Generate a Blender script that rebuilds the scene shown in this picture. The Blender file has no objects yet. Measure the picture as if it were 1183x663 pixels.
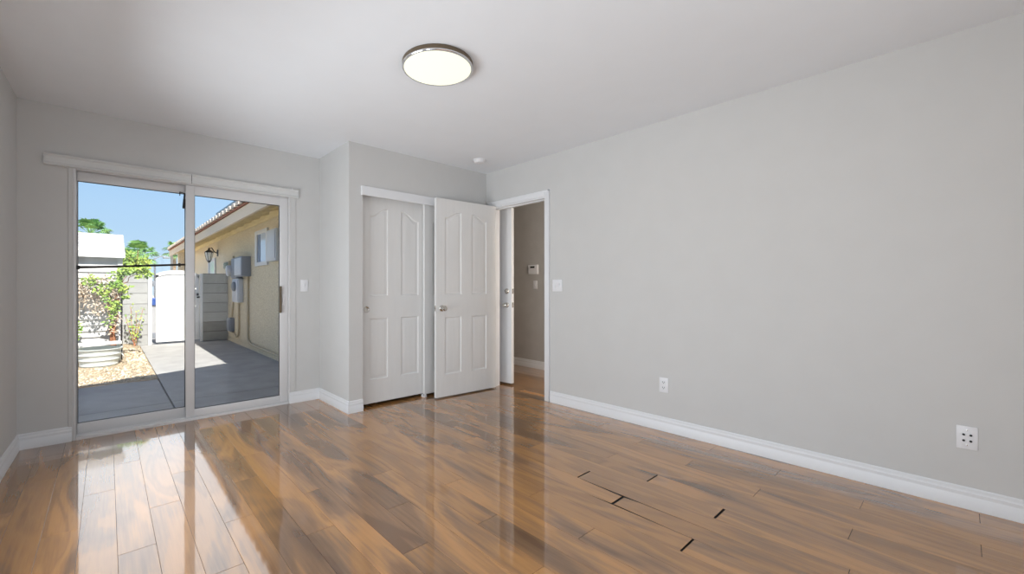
import bpy, bmesh, math, random
from mathutils import Vector, Matrix
random.seed(7)
S = bpy.context.scene
C = S.collection
PI = math.pi

# ------------------------------------------------------------------ camera, sky, sun, lights
W_PX, H_PX = 1183.0, 663.0
FOC, YAW, CX, CY, CAM_Z = 486.98, 41.082, 548.1, 333.09, 1.12
cam = bpy.data.cameras.new('camera')
camo = bpy.data.objects.new('camera', cam); C.objects.link(camo)
camo.location = (0, 0, CAM_Z)
camo.rotation_euler = (PI / 2, 0, -math.radians(YAW))
cam.sensor_fit = 'HORIZONTAL'; cam.sensor_width = 36.0
cam.lens = 36.0 * FOC / W_PX
cam.shift_x = (W_PX / 2 - CX) / W_PX
cam.shift_y = (CY - H_PX / 2) / W_PX
cam.clip_start = 0.02
S.camera = camo

S.view_settings.view_transform = 'Standard'
S.view_settings.look = 'None'
S.view_settings.gamma = 1.0
S.view_settings.use_curve_mapping = False
S.view_settings.exposure = 0.0

SKY_HIGH = 2.35          # unseen cloud bank, added to brighten the floor reflection
SUN_STRENGTH = 8.5
LEFT_FILL_WATTS = 33
LEFT_FILL_B_WATTS = 50
NEAR_WATTS = 25
HALL_WATTS = 20
LAMP_EMIT = 1.0

world = bpy.data.worlds.new('sky'); S.world = world; world.use_nodes = True
nt = world.node_tree; nt.nodes.clear()
def wn_(t): return nt.nodes.new(t)
def wmath(op, a, b=None, clamp=False):
    n = wn_('ShaderNodeMath'); n.operation = op; n.use_clamp = clamp
    for i, q in enumerate((a, b)):
        if q is None: continue
        if isinstance(q, (int, float)): n.inputs[i].default_value = q
        else: nt.links.new(q, n.inputs[i])
    return n.outputs[0]
def wstep(x, a, b):
    n = wn_('ShaderNodeMapRange'); n.interpolation_type = 'SMOOTHSTEP'; nt.links.new(x, n.inputs['Value'])
    n.inputs['From Min'].default_value = a; n.inputs['From Max'].default_value = b; return n.outputs[0]
wo = wn_('ShaderNodeOutputWorld'); bg = wn_('ShaderNodeBackground')
tc = wn_('ShaderNodeTexCoord'); sp = wn_('ShaderNodeSeparateXYZ'); rp = wn_('ShaderNodeValToRGB')
nt.links.new(tc.outputs['Generated'], sp.inputs[0]); nt.links.new(sp.outputs['Z'], rp.inputs[0])
e = rp.color_ramp.elements
e[0].position = 0.0; e[0].color = (0.68, 0.84, 0.98, 1)
e[1].position = 1.0; e[1].color = (0.10, 0.17, 0.38, 1)
for p_, c_ in ((0.07, (0.54, 0.76, 0.98, 1)), (0.21, (0.42, 0.67, 0.98, 1)), (0.45, (0.22, 0.40, 0.75, 1))):
    n_ = rp.color_ramp.elements.new(p_); n_.color = c_
# added cloud bank above the view, whitens what the floor mirrors
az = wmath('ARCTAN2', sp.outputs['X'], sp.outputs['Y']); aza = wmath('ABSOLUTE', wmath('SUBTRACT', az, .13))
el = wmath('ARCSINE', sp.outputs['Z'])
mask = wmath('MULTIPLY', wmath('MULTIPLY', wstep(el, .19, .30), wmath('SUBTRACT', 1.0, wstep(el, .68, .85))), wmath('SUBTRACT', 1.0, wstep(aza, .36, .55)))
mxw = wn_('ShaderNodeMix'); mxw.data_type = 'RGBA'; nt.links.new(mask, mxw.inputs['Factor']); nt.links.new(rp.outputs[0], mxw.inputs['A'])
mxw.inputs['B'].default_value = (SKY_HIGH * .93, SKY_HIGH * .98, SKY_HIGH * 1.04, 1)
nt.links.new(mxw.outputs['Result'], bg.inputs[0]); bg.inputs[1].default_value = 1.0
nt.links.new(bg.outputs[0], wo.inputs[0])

sun = bpy.data.lights.new('sun', 'SUN'); sun.energy = SUN_STRENGTH; sun.angle = 0.009
sun.color = (1.0, 0.955, 0.88)
suno = bpy.data.objects.new('sun', sun); C.objects.link(suno)
suno.rotation_euler = Vector((-0.03, 0.60, -0.79)).to_track_quat('-Z', 'Y').to_euler()

def area(name, loc, direction, sx, sy, watts, col):
    l = bpy.data.lights.new(name, 'AREA'); l.shape = 'RECTANGLE'; l.size = sx; l.size_y = sy
    l.energy = watts; l.color = col
    o = bpy.data.objects.new(name, l); C.objects.link(o); o.location = loc
    o.rotation_euler = Vector(direction).to_track_quat('-Z', 'Y').to_euler()
    return o
area('left_fill', (-0.84, 0.60, 0.95), (1, 0.0, 0.08), 1.4, 1.3, LEFT_FILL_WATTS, (0.95, 0.975, 1.0))  # added fill lamp outside the unseen left wall opening
area('left_fill', (-0.80, 2.60, 0.95), (1, 0.0, 0.25), 1.4, 1.3, LEFT_FILL_B_WATTS, (0.93, 0.965, 1.0))  # second added fill, lifts the closet side and far ceiling
area('near_fill', (0.8, -1.52, 1.15), (0, 1, 0.40), 2.2, 1.5, NEAR_WATTS, (0.97, 0.98, 1.0))  # added fill behind the viewpoint, tilted up to brighten the ceiling
area('hall_fill', (3.62, 1.70, 1.30), (0.55, 1, -0.12), 0.35, 1.4, HALL_WATTS, (1.0, 0.88, 0.74))  # added fill hidden behind the right wall, no fixture, brightens the hall

# ------------------------------------------------------------------ helpers
def mat(name, col, rough=0.6, metal=0.0, spec=0.5, coat=0.0):
    m = bpy.data.materials.new(name); m.use_nodes = True
    b = m.node_tree.nodes['Principled BSDF']
    b.inputs['Base Color'].default_value = (*col, 1); b.inputs['Roughness'].default_value = rough
    b.inputs['Metallic'].default_value = metal; b.inputs['Specular IOR Level'].default_value = spec
    b.inputs['Coat Weight'].default_value = coat
    return m

def nodes(m):
    t = m.node_tree
    return t, t.nodes['Principled BSDF'], t.nodes.new, t.links.new

def noise_mat(name, c1, c2, scale=40, rough=0.7, bump=0.0, bscale=None, detail=4, lo=.35, hi=.65, spec=.4, stretch=(1, 1, 1), bdist=.004):
    m = mat(name, c1, rough, spec=spec); t, b, N, L = nodes(m)
    tc = N('ShaderNodeTexCoord'); mp = N('ShaderNodeMapping'); mp.inputs['Scale'].default_value = stretch
    L(tc.outputs['Object'], mp.inputs[0])
    n = N('ShaderNodeTexNoise'); n.inputs['Scale'].default_value = scale; n.inputs['Detail'].default_value = detail
    L(mp.outputs[0], n.inputs['Vector'])
    r = N('ShaderNodeValToRGB'); r.color_ramp.elements[0].position = lo; r.color_ramp.elements[1].position = hi
    r.color_ramp.elements[0].color = (*c1, 1); r.color_ramp.elements[1].color = (*c2, 1)
    L(n.outputs['Fac'], r.inputs[0]); L(r.outputs[0], b.inputs['Base Color'])
    if bump:
        n2 = N('ShaderNodeTexNoise'); n2.inputs['Scale'].default_value = bscale or scale; n2.inputs['Detail'].default_value = 3
        L(mp.outputs[0], n2.inputs['Vector'])
        bp = N('ShaderNodeBump'); bp.inputs['Strength'].default_value = bump; bp.inputs['Distance'].default_value = bdist
        L(n2.outputs['Fac'], bp.inputs['Height']); L(bp.outputs[0], b.inputs['Normal'])
    return m

def box(bm, lo, hi, bev=0.0):
    r = bmesh.ops.create_cube(bm, size=1.0); vs = r['verts']
    lo, hi = Vector(lo), Vector(hi); c = (lo + hi) / 2; d = hi - lo
    for v in vs: v.co = Vector((v.co.x * d.x, v.co.y * d.y, v.co.z * d.z)) + c
    if bev > 0:
        es = list({e for v in vs for e in v.link_edges})
        bmesh.ops.bevel(bm, geom=es, offset=bev, segments=2, profile=0.5, affect='EDGES')
    return vs

def obox(bm, center, size, rot, bev=0.0):
    r = bmesh.ops.create_cube(bm, size=1.0); vs = r['verts']
    if bev > 0:
        pass
    M_ = Matrix.Translation(center) @ rot.to_4x4() @ Matrix.Diagonal((*size, 1))
    for v in vs: v.co = M_ @ v.co
    if bev > 0:
        es = list({e for v in vs for e in v.link_edges})
        bmesh.ops.bevel(bm, geom=es, offset=bev, segments=2, profile=0.5, affect='EDGES')

def frame_of(d):
    d = d.normalized(); u = Vector((0, 0, 1)) if abs(d.z) < .95 else Vector((1, 0, 0))
    a = d.cross(u).normalized(); return a, d.cross(a).normalized()

def tube(bm, pts, r, seg=8, caps=True):
    pts = [Vector(p) for p in pts]; rings = []
    rr = r if isinstance(r, (list, tuple)) else [r] * len(pts)
    a0 = None
    for i, p in enumerate(pts):
        d = (pts[min(i + 1, len(pts) - 1)] - pts[max(i - 1, 0)])
        a, b = frame_of(d)
        if a0 is not None:
            a = (a0 - d.normalized() * a0.dot(d.normalized())).normalized(); b = d.normalized().cross(a)
        a0 = a
        rings.append([bm.verts.new(p + (a * math.cos(2 * PI * k / seg) + b * math.sin(2 * PI * k / seg)) * rr[i]) for k in range(seg)])
    for i in range(len(rings) - 1):
        for k in range(seg):
            bm.faces.new((rings[i][k], rings[i][(k + 1) % seg], rings[i + 1][(k + 1) % seg], rings[i + 1][k]))
    if caps:
        bm.faces.new(rings[0][::-1]); bm.faces.new(rings[-1])

def lathe(bm, prof, origin, axis, seg=32, sx=1.0, sy=1.0):
    """prof: list of (radius, distance along axis)"""
    axis = Vector(axis).normalized(); a, b = frame_of(axis); o = Vector(origin); rings = []
    for r, h in prof:
        if r < 1e-6: rings.append([bm.verts.new(o + axis * h)])
        else: rings.append([bm.verts.new(o + axis * h + (a * math.cos(2 * PI * k / seg) * sx + b * math.sin(2 * PI * k / seg) * sy) * r) for k in range(seg)])
    for i in range(len(rings) - 1):
        A, B = rings[i], rings[i + 1]
        for k in range(seg):
            k2 = (k + 1) % seg
            if len(A) == 1 and len(B) == 1: continue
            if len(A) == 1: bm.faces.new((A[0], B[k2], B[k]))
            elif len(B) == 1: bm.faces.new((A[k], A[k2], B[0]))
            else: bm.faces.new((A[k], A[k2], B[k2], B[k]))

def prism(bm, poly, ext):
    """poly: list of 3-D points (planar), ext: extrusion vector"""
    ext = Vector(ext); a = [bm.verts.new(Vector(p)) for p in poly]; b = [bm.verts.new(Vector(p) + ext) for p in poly]
    bm.faces.new(a); bm.faces.new(b[::-1]); n = len(a)
    for i in range(n): bm.faces.new((a[i], b[i], b[(i + 1) % n], a[(i + 1) % n]))

def sweep_base(bm, prof, path, side=1):
    """prof [(offset from wall, z)] swept along a 2-D path on the wall line, mitred"""
    P = [Vector((x, y)) for x, y in path]; n = len(P); dirs = [(P[i + 1] - P[i]).normalized() for i in range(n - 1)]
    nor = [Vector((-d.y, d.x)) * side for d in dirs]; rings = []
    for i in range(n):
        if i == 0: m = nor[0]
        elif i == n - 1: m = nor[-1]
        else:
            m = (nor[i - 1] + nor[i]); m = m / max(.2, m.dot(nor[i]))
        rings.append([bm.verts.new((P[i].x + m.x * o, P[i].y + m.y * o, z)) for o, z in prof])
    k = len(prof)
    for i in range(n - 1):
        for j in range(k): bm.faces.new((rings[i][j], rings[i + 1][j], rings[i + 1][(j + 1) % k], rings[i][(j + 1) % k]))
    bm.faces.new(rings[0]); bm.faces.new(rings[-1][::-1])

def obj(name, bm, m=None, parent=None, local=False, smooth=None, kind=None, label=None):
    bmesh.ops.recalc_face_normals(bm, faces=bm.faces)
    me = bpy.data.meshes.new(name); bm.to_mesh(me); bm.free()
    if m: me.materials.append(m)
    o = bpy.data.objects.new(name, me); C.objects.link(o)
    if smooth is not None:
        for p in me.polygons: p.use_smooth = True
        me.set_sharp_from_angle(angle=math.radians(smooth))
    if parent:
        o.parent = parent
        if not local: o.matrix_parent_inverse = parent.matrix_basis.inverted() if parent.type == 'EMPTY' else Matrix()
    if kind: o['kind'] = kind
    if label: o['label'] = label
    return o

def tag(o, label, cat, group=None, kind=None):
    o['label'] = label; o['category'] = cat
    if group: o['group'] = group
    if kind: o['kind'] = kind
    return o

def thing(name, label, cat, loc=(0, 0, 0), rotz=0.0, group=None, kind=None):
    o = bpy.data.objects.new(name, None); C.objects.link(o); o.empty_display_size = .05
    o.location = loc; o.rotation_euler = (0, 0, rotz)
    o.matrix_basis  # noqa
    return tag(o, label, cat, group, kind)

def B(): return bmesh.new()
def bx(*boxes, bev=0.0):
    bm = bmesh.new()
    for lo, hi in boxes: box(bm, lo, hi, bev)
    return bm

# ------------------------------------------------------------------ dimensions
XR, XL, YD, YC, XC, H = 3.3035, -0.4697, 4.2726, 3.582, 1.6328, 2.44
XR2 = 3.418                 # hall side of the right wall
XHALL = 4.53
YN = -1.30                  # wall behind the camera
YOUT = 4.42                 # outer face of the sliding door wall
G = -0.10                   # outside ground
HX = 2.171                  # stucco wall of the neighbouring wing
def xl_at(y): return XL - 0.0369 * (YD - y) / 2.2726

# ------------------------------------------------------------------ materials
wall_m = noise_mat('painted_wall', (.625, .62, .61), (.635, .63, .62), 6, .75, bump=.12, bscale=260, spec=.25, bdist=.0012)
ceil_m = noise_mat('painted_ceiling', (.84, .865, .90), (.85, .875, .91), 5, .85, bump=.15, bscale=180, spec=.2, bdist=.0015)
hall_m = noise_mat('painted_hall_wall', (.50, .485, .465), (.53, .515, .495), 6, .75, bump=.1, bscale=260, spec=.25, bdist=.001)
trim_m = mat('white_trim_paint', (.80, .81, .83), .38)
door_m = noise_mat('white_door_paint', (.78, .775, .765), (.80, .795, .785), 30, .45, bump=.03, bscale=300, spec=.4, stretch=(1, 1, .1), bdist=.001)
vinyl_m = mat('white_vinyl', (.72, .715, .72), .35)
valance_m = mat('valance_vinyl', (.70, .70, .69), .4)
plate_m = mat('white_plastic', (.82, .82, .84), .35)
slot_m = mat('dark_slot', (.02, .02, .022), .6)
gap_m = mat('dark_gap', (.012, .010, .009), .9)
nickel_m = mat('satin_nickel', (.62, .60, .56), .22, 1.0)
chrome_m = mat('chrome', (.75, .75, .76), .12, 1.0)
bronze_m = mat('bronze', (.13, .095, .06), .42, .2)
bar_m = mat('dark_bronze_bar', (.018, .014, .012), .4, .3)
black_m = mat('black_plastic', (.012, .012, .016), .45)
closet_dark_m = mat('closet_inside', (.4, .4, .4), .9)

glass_m = bpy.data.materials.new('clear_glass'); glass_m.use_nodes = True
t_ = glass_m.node_tree; t_.nodes.clear()
_o = t_.nodes.new('ShaderNodeOutputMaterial'); _mx = t_.nodes.new('ShaderNodeMixShader'); _tr = t_.nodes.new('ShaderNodeBsdfTransparent')
_gl = t_.nodes.new('ShaderNodeBsdfGlossy'); _fr = t_.nodes.new('ShaderNodeFresnel')
_gl.inputs['Roughness'].default_value = 0.0; _fr.inputs['IOR'].default_value = 1.25
_tr.inputs[0].default_value = (.985, .99, .99, 1)
t_.links.new(_fr.outputs[0], _mx.inputs[0]); t_.links.new(_tr.outputs[0], _mx.inputs[1]); t_.links.new(_gl.outputs[0], _mx.inputs[2]); t_.links.new(_mx.outputs[0], _o.inputs[0])

def emit_mat(name, col, s):
    m = mat(name, (.22, .22, .18), .5); b = m.node_tree.nodes['Principled BSDF']
    b.inputs['Emission Color'].default_value = (*col, 1); b.inputs['Emission Strength'].default_value = s
    return m

# laminate floor: walnut figure, each plank with its own cut of the grain
floor_m = mat('walnut_laminate', (.3, .16, .08), .26, spec=.3, coat=1.0)
t, b, N, L = nodes(floor_m)
b.inputs['Coat Roughness'].default_value = .045; b.inputs['Coat IOR'].default_value = 1.70
tc = N('ShaderNodeTexCoord'); at = N('ShaderNodeVertexColor'); at.layer_name = 'plank'
sep = N('ShaderNodeSeparateColor'); L(at.outputs[0], sep.inputs[0])
cmb = N('ShaderNodeCombineXYZ')
for i, (o_, k_) in enumerate((('Red', .05), ('Green', .22), ('Blue', .42))):
    mu = N('ShaderNodeMath'); mu.operation = 'MULTIPLY'; mu.inputs[1].default_value = k_; L(sep.outputs[o_], mu.inputs[0]); L(mu.outputs[0], cmb.inputs[i])
add = N('ShaderNodeVectorMath'); add.operation = 'ADD'; L(tc.outputs['Object'], add.inputs[0]); L(cmb.outputs[0], add.inputs[1])
mp1 = N('ShaderNodeMapping'); mp1.inputs['Scale'].default_value = (4.6, .95, 1); L(add.outputs[0], mp1.inputs[0])
n1 = N('ShaderNodeTexNoise'); n1.inputs['Scale'].default_value = 1.0; n1.inputs['Detail'].default_value = 2.0; n1.inputs['Roughness'].default_value = .45; n1.inputs['Distortion'].default_value = .9
L(mp1.outputs[0], n1.inputs['Vector'])
mp2 = N('ShaderNodeMapping'); mp2.inputs['Scale'].default_value = (70, 3.0, 1); L(add.outputs[0], mp2.inputs[0])
n2 = N('ShaderNodeTexNoise'); n2.inputs['Scale'].default_value = 1.0; n2.inputs['Detail'].default_value = 4.0; n2.inputs['Roughness'].default_value = .6
L(mp2.outputs[0], n2.inputs['Vector'])
# growth-ring contours of the same field
ms = N('ShaderNodeMath'); ms.operation = 'MULTIPLY'; ms.inputs[1].default_value = 62.0; L(n1.outputs['Fac'], ms.inputs[0])
sn = N('ShaderNodeMath'); sn.operation = 'SINE'; L(ms.outputs[0], sn.inputs[0])
sa = N('ShaderNodeMath'); sa.operation = 'MULTIPLY_ADD'; sa.inputs[1].default_value = .012; L(sn.outputs[0], sa.inputs[0]); L(n1.outputs['Fac'], sa.inputs[2])
ga = N('ShaderNodeMath'); ga.operation = 'MULTIPLY_ADD'; ga.inputs[1].default_value = .22
sb = N('ShaderNodeMath'); sb.operation = 'SUBTRACT'; sb.inputs[1].default_value = .5; L(n2.outputs['Fac'], sb.inputs[0])
L(sb.outputs[0], ga.inputs[0]); L(sa.outputs[0], ga.inputs[2])
rr = N('ShaderNodeValToRGB'); cr = rr.color_ramp
cr.elements[0].position = .27; cr.elements[0].color = (.155, .076, .033, 1)
cr.elements[1].position = .76; cr.elements[1].color = (.50, .240, .078, 1)
for p_, c_ in ((.38, (.250, .128, .055, 1)), (.45, (.325, .166, .066, 1)), (.49, (.410, .198, .066, 1)), (.56, (.480, .232, .075, 1)), (.65, (.345, .170, .060, 1))):
    q = cr.elements.new(p_); q.color = c_
L(ga.outputs[0], rr.inputs[0])
hv = N('ShaderNodeHueSaturation'); L(rr.outputs[0], hv.inputs['Color'])
mv = N('ShaderNodeMapRange'); mv.inputs['To Min'].default_value = .84; mv.inputs['To Max'].default_value = 1.16; L(sep.outputs['Green'], mv.inputs['Value']); L(mv.outputs[0], hv.inputs['Value'])
L(hv.outputs[0], b.inputs['Base Color'])
wv = N('ShaderNodeTexNoise'); wv.inputs['Scale'].default_value = 9.0; wv.inputs['Detail'].default_value = 1.0; L(tc.outputs['Object'], wv.inputs['Vector'])
bp = N('ShaderNodeBump'); bp.inputs['Strength'].default_value = .05; bp.inputs['Distance'].default_value = .004; L(wv.outputs['Fac'], bp.inputs['Height'])
L(bp.outputs[0], b.inputs['Coat Normal'])

conc_m = noise_mat('concrete', (.33, .325, .32), (.40, .395, .385), 3.5, .85, bump=.2, bscale=120, detail=8)
joint_m = mat('concrete_joint', (.05, .05, .05), .9)
gravel_m = noise_mat('tan_gravel', (.52, .42, .29), (.86, .75, .58), 45, .9, bump=.6, bscale=50, detail=6, bdist=.02)
stucco_m = noise_mat('tan_stucco', (.55, .46, .32), (.82, .72, .54), 48, .9, bump=.7, bscale=95, detail=5, bdist=.01)
eave_m = noise_mat('cream_eave_wood', (.80, .68, .43), (.90, .78, .50), 12, .75, stretch=(1, .2, 1))
fascia_m = mat('tan_fascia', (.74, .61, .46), .7)
tile_m = noise_mat('roof_tile', (.62, .52, .42), (.75, .66, .55), 15, .8)
tile_under_m = mat('tile_underside', (.30, .12, .07), .9)
solar_m = mat('solar_panel', (.012, .014, .022), .2)
white_out_m = mat('white_exterior_paint', (.66, .66, .66), .6)
gate_m = mat('white_vinyl_gate', (.84, .84, .83), .45)
siding_m = noise_mat('white_siding', (.56, .555, .54), (.62, .61, .60), 9, .7)
shed_roof_m = noise_mat('pale_shingle', (.44, .435, .43), (.54, .535, .53), 20, .8)
util_m = mat('utility_grey', (.24, .26, .30), .5)  # darkened to put shade into the side of the breaker box
util_light_m = mat('utility_pale', (.60, .62, .66), .5)
green_util_m = mat('utility_green', (.13, .17, .11), .6)
conduit_m = mat('painted_conduit', (.56, .47, .33), .7)
galv_m = mat('galvanised_steel', (.60, .65, .65), .55, 0.0)
bench_m = mat('pale_board', (.76, .75, .70), .7)
bark_m = noise_mat('reddish_bark', (.28, .10, .05), (.45, .22, .12), 30, .9, stretch=(1, 1, .2))
trunk_m = noise_mat('palm_trunk', (.25, .18, .12), (.38, .28, .19), 20, .9)
def leaf_mat(name, c1, c2, sc=3):
    m = noise_mat(name, c1, c2, sc, .55); return m
leaf_m = leaf_mat('green_leaf', (.13, .28, .04), (.42, .55, .10), 6)
dry_m = leaf_mat('dry_leaf', (.48, .38, .27), (.72, .62, .50), 9)
palm_m = leaf_mat('palm_frond', (.09, .24, .07), (.24, .42, .13), 2)
bush_m = leaf_mat('bush_leaf', (.16, .30, .04), (.42, .50, .08), 4)

def block_mat(name, c1, c2, mortar):
    m = mat(name, c1, .9); t, b, N, L = nodes(m)
    tc = N('ShaderNodeTexCoord'); s = N('ShaderNodeSeparateXYZ'); c = N('ShaderNodeCombineXYZ'); L(tc.outputs['Object'], s.inputs[0])
    ad = N('ShaderNodeMath'); ad.operation = 'ADD'; ad.inputs[1].default_value = .10; L(s.outputs['Z'], ad.inputs[0])
    L(s.outputs['X'], c.inputs[0]); L(ad.outputs[0], c.inputs[1])
    br = N('ShaderNodeTexBrick'); br.inputs['Scale'].default_value = 1.0
    br.inputs['Brick Width'].default_value = 3.7; br.inputs['Row Height'].default_value = .2225; br.inputs['Mortar Size'].default_value = .009; br.offset = 0.0
    br.inputs['Color1'].default_value = (*c1, 1); br.inputs['Color2'].default_value = (*c2, 1); br.inputs['Mortar'].default_value = (*mortar, 1)
    L(c.outputs[0], br.inputs['Vector'])
    n = N('ShaderNodeTexNoise'); n.inputs['Scale'].default_value = 6; n.inputs['Detail'].default_value = 6; L(tc.outputs['Object'], n.inputs['Vector'])
    mx = N('ShaderNodeMix'); mx.data_type = 'RGBA'; mx.blend_type = 'MULTIPLY'; mx.inputs['Factor'].default_value = .5
    L(br.outputs['Color'], mx.inputs['A']); L(n.outputs['Fac'], mx.inputs['B'])
    mr = N('ShaderNodeMapRange'); mr.inputs['To Min'].default_value = .55; mr.inputs['To Max'].default_value = 1.35; L(n.outputs['Fac'], mr.inputs['Value'])
    L(mr.outputs[0], mx.inputs['B']); L(mx.outputs['Result'], b.inputs['Base Color'])
    bp = N('ShaderNodeBump'); bp.inputs['Strength'].default_value = .5; bp.inputs['Distance'].default_value = .01
    iv = N('ShaderNodeMath'); iv.operation = 'SUBTRACT'; iv.inputs[0].default_value = 1.0; L(br.outputs['Fac'], iv.inputs[1])
    L(iv.outputs[0], bp.inputs['Height']); L(bp.outputs[0], b.inputs['Normal'])
    return m
block_m = block_mat('grey_block', (.40, .405, .40), (.44, .445, .44), (.26, .26, .26))
block_tan_m = block_mat('tan_block', (.38, .37, .335), (.43, .42, .38), (.22, .21, .19))

# ------------------------------------------------------------------ room shell
# floor planks (one mesh), seams at x = 0.034 + 0.1294 k
PW, X0, PL = 0.1294, 0.034, 1.2
bm = B(); col = bm.loops.layers.float_color.new('plank')
GAPS = {(16, 1.483): .009, (15, 1.186): .014, (18, 1.186): .008, (17, .78): .011, (14, .777): .009}
ENDS = {16: 1.483, 15: 1.186, 18: 1.186, 17: .78, 14: .777}
def plank(k, ya, yb, ga, gb):
    xa, xb = X0 + PW * k, X0 + PW * (k + 1)
    ys = [ya, yb]
    if k == 15:
        ys = sorted(set([ya, yb] + [y for y in (.62, .9, 1.0, 1.1, 1.28, 1.36, 1.5) if ya < y < yb]))
    c = (random.random(), random.random(), random.random(), 1)
    s = .00035; top = []; mid = []; low = []
    for y in ys:
        open_l = open_r = 0.0; dz = 0.0
        if k == 15:
            d = abs(y - 1.186)
            if y > 1.18: open_r = max(0, .008 * (1 - d / .32)); open_l = max(0, .016 * (1 - d / .16)); dz = -.0035 * max(0, 1 - d / .32)
            else: open_l = max(0, .011 * (1 - d / .42)); open_r = max(0, .007 * (1 - d / .55))
        ye = y + (ga if y == ya else 0) - (gb if y == yb else 0)
        bev = .0009
        yi = ye + (bev if y == ya else 0) - (bev if y == yb else 0)
        top.append([bm.verts.new((xa + s + bev + open_l, yi, dz)), bm.verts.new((xb - s - bev - open_r, yi, dz))])
        mid.append([bm.verts.new((xa + s + open_l, ye, dz - .0009)), bm.verts.new((xb - s - open_r, ye, dz - .0009))])
        low.append([bm.verts.new((xa + s + open_l, ye, dz - .010)), bm.verts.new((xb - s - open_r, ye, dz - .010))])
    fs = []
    for i in range(len(ys) - 1):
        fs.append(bm.faces.new((top[i][0], top[i][1], top[i + 1][1], top[i + 1][0])))
        for A, Bq in ((top, mid), (mid, low)):
            fs.append(bm.faces.new((A[i][0], A[i + 1][0], Bq[i + 1][0], Bq[i][0]))); fs[-1].material_index = int(A is mid)
            fs.append(bm.faces.new((A[i][1], Bq[i][1], Bq[i + 1][1], A[i + 1][1]))); fs[-1].material_index = int(A is mid)
    for A, Bq in ((top, mid), (mid, low)):
        fs.append(bm.faces.new((A[0][1], A[0][0], Bq[0][0], Bq[0][1]))); fs[-1].material_index = int(A is mid)
        fs.append(bm.faces.new((A[-1][0], A[-1][1], Bq[-1][1], Bq[-1][0]))); fs[-1].material_index = int(A is mid)
    for f in fs:
        for l in f.loops: l[col] = c
for k in range(-5, 36):
    xa = X0 + PW * k
    if xa + PW < XR: y1 = YD + .03 if xa < XC else YC + .6
    else: y1 = 5.25
    e0 = ENDS.get(k, (2.72 + .4 * (k + 2) + random.uniform(-.03, .03)))
    e0 = e0 - math.floor((e0 - YN) / PL) * PL
    ys = [YN - .03]; y = e0
    while y < y1 - .05:
        if y > YN + .02: ys.append(y)
        y += PL
    ys.append(y1)
    for a, b_ in zip(ys[:-1], ys[1:]):
        ga = gb = .0006
        for (kk, yy), g in GAPS.items():
            if kk == k and abs(a - yy) < .01: ga = g / 2
            if kk == k and abs(b_ - yy) < .01: gb = g / 2
        plank(k, a, b_, ga, gb)
me_floor = obj('floor', bm, floor_m); me_floor.data.materials.append(gap_m)
tag(me_floor, 'glossy walnut laminate plank floor with a few open cracks', 'floor', kind='structure')
o = obj('underlay', bx(((XL - .2, YN - .05, -.06), (XHALL + .05, YD + .05, -.0095)), ((XR, YD + .05, -.06), (XHALL + .05, 5.27, -.0095))), gap_m, me_floor)

# ceiling
o = obj('ceiling', bx(((-.8, YN - .2, H), (XHALL + .2, YOUT, H + .12)), ((XR2, YOUT, H), (XHALL + .2, 5.4, H + .12))), ceil_m)
tag(o, 'smooth white painted ceiling', 'ceiling', kind='structure')

# sliding door opening: x -.187 .. 1.347, top 2.03 ; left and right walls as boxes round their openings
DX0, DX1, DZ = -.190, 1.345, 2.02
o = obj('wall_far', bx(((-.75, YD, -.06), (DX0, YOUT, H)), ((DX1, YD, -.06), (XR2, YOUT, H)), ((DX0, YD, DZ), (DX1, YOUT, H)), ((DX0, YD + .01, -.14), (DX1, YOUT, -.012))), wall_m)
tag(o, 'grey wall around the sliding patio door', 'wall', kind='structure')
bm = B()
WINS = ((-.15, 1.35), (1.85, 3.35)); WZ0, WZ1 = .25, 1.75
def lbox(y0, y1, z0, z1):
    prism(bm, [(xl_at(y0), y0, z0), (xl_at(y1), y1, z0), (-.75, y1, z0), (-.75, y0, z0)], (0, 0, z1 - z0))
lbox(YN - .1, WINS[0][0], -.06, H); lbox(WINS[0][1], WINS[1][0], -.06, H); lbox(WINS[1][1], YD, -.06, H)
for a_, b_ in WINS: lbox(a_, b_, -.06, WZ0); lbox(a_, b_, WZ1, H)
o = obj('wall_left', bm, wall_m); tag(o, 'grey wall at the far left edge of the picture', 'wall', kind='structure')
RY0, RY1, RZ = 2.712, 3.484, 2.036
o = obj('wall_right', bx(((XR, YN - .1, -.06), (XR2, RY0, H)), ((XR, RY1, -.06), (XR2, YD, H)), ((XR, RY0, RZ), (XR2, RY1, H))), wall_m)
tag(o, 'long plain grey wall on the right', 'wall', kind='structure')
CX0, CX1, CZ = 1.765, 3.08, 2.04
o = obj('wall_closet_front', bx(((XC, YC, -.06), (CX0, YC + .11, H)), ((CX1, YC, -.06), (XR, YC + .11, H)), ((CX0, YC, CZ), (CX1, YC + .11, H))), wall_m)
tag(o, 'grey wall above and beside the closet doors', 'wall', kind='structure')
o = obj('wall_closet_side', bx(((XC, YC + .11, -.06), (XC + .1, YD, H))), wall_m)
tag(o, 'bright narrow side wall of the closet bump-out', 'wall', kind='structure')
o = obj('wall_near', bx(((-.75, YN - .15, -.06), (-.35, YN, H)), ((1.95, YN - .15, -.06), (XHALL + .12, YN, H)), ((-.35, YN - .15, -.06), (1.95, YN, .40)), ((-.35, YN - .15, 1.9), (1.95, YN, H))), wall_m)
tag(o, 'grey wall behind the viewpoint', 'wall', kind='structure')
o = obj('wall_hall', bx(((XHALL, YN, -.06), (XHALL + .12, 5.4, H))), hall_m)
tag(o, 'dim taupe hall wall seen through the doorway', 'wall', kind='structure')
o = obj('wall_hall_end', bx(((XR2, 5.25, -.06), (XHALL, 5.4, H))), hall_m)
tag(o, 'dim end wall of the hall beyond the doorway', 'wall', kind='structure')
o = obj('wall_hall_side', bx(((XR2, 4.30, -.06), (XR2 + .015, 5.25, H))), hall_m)
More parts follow.
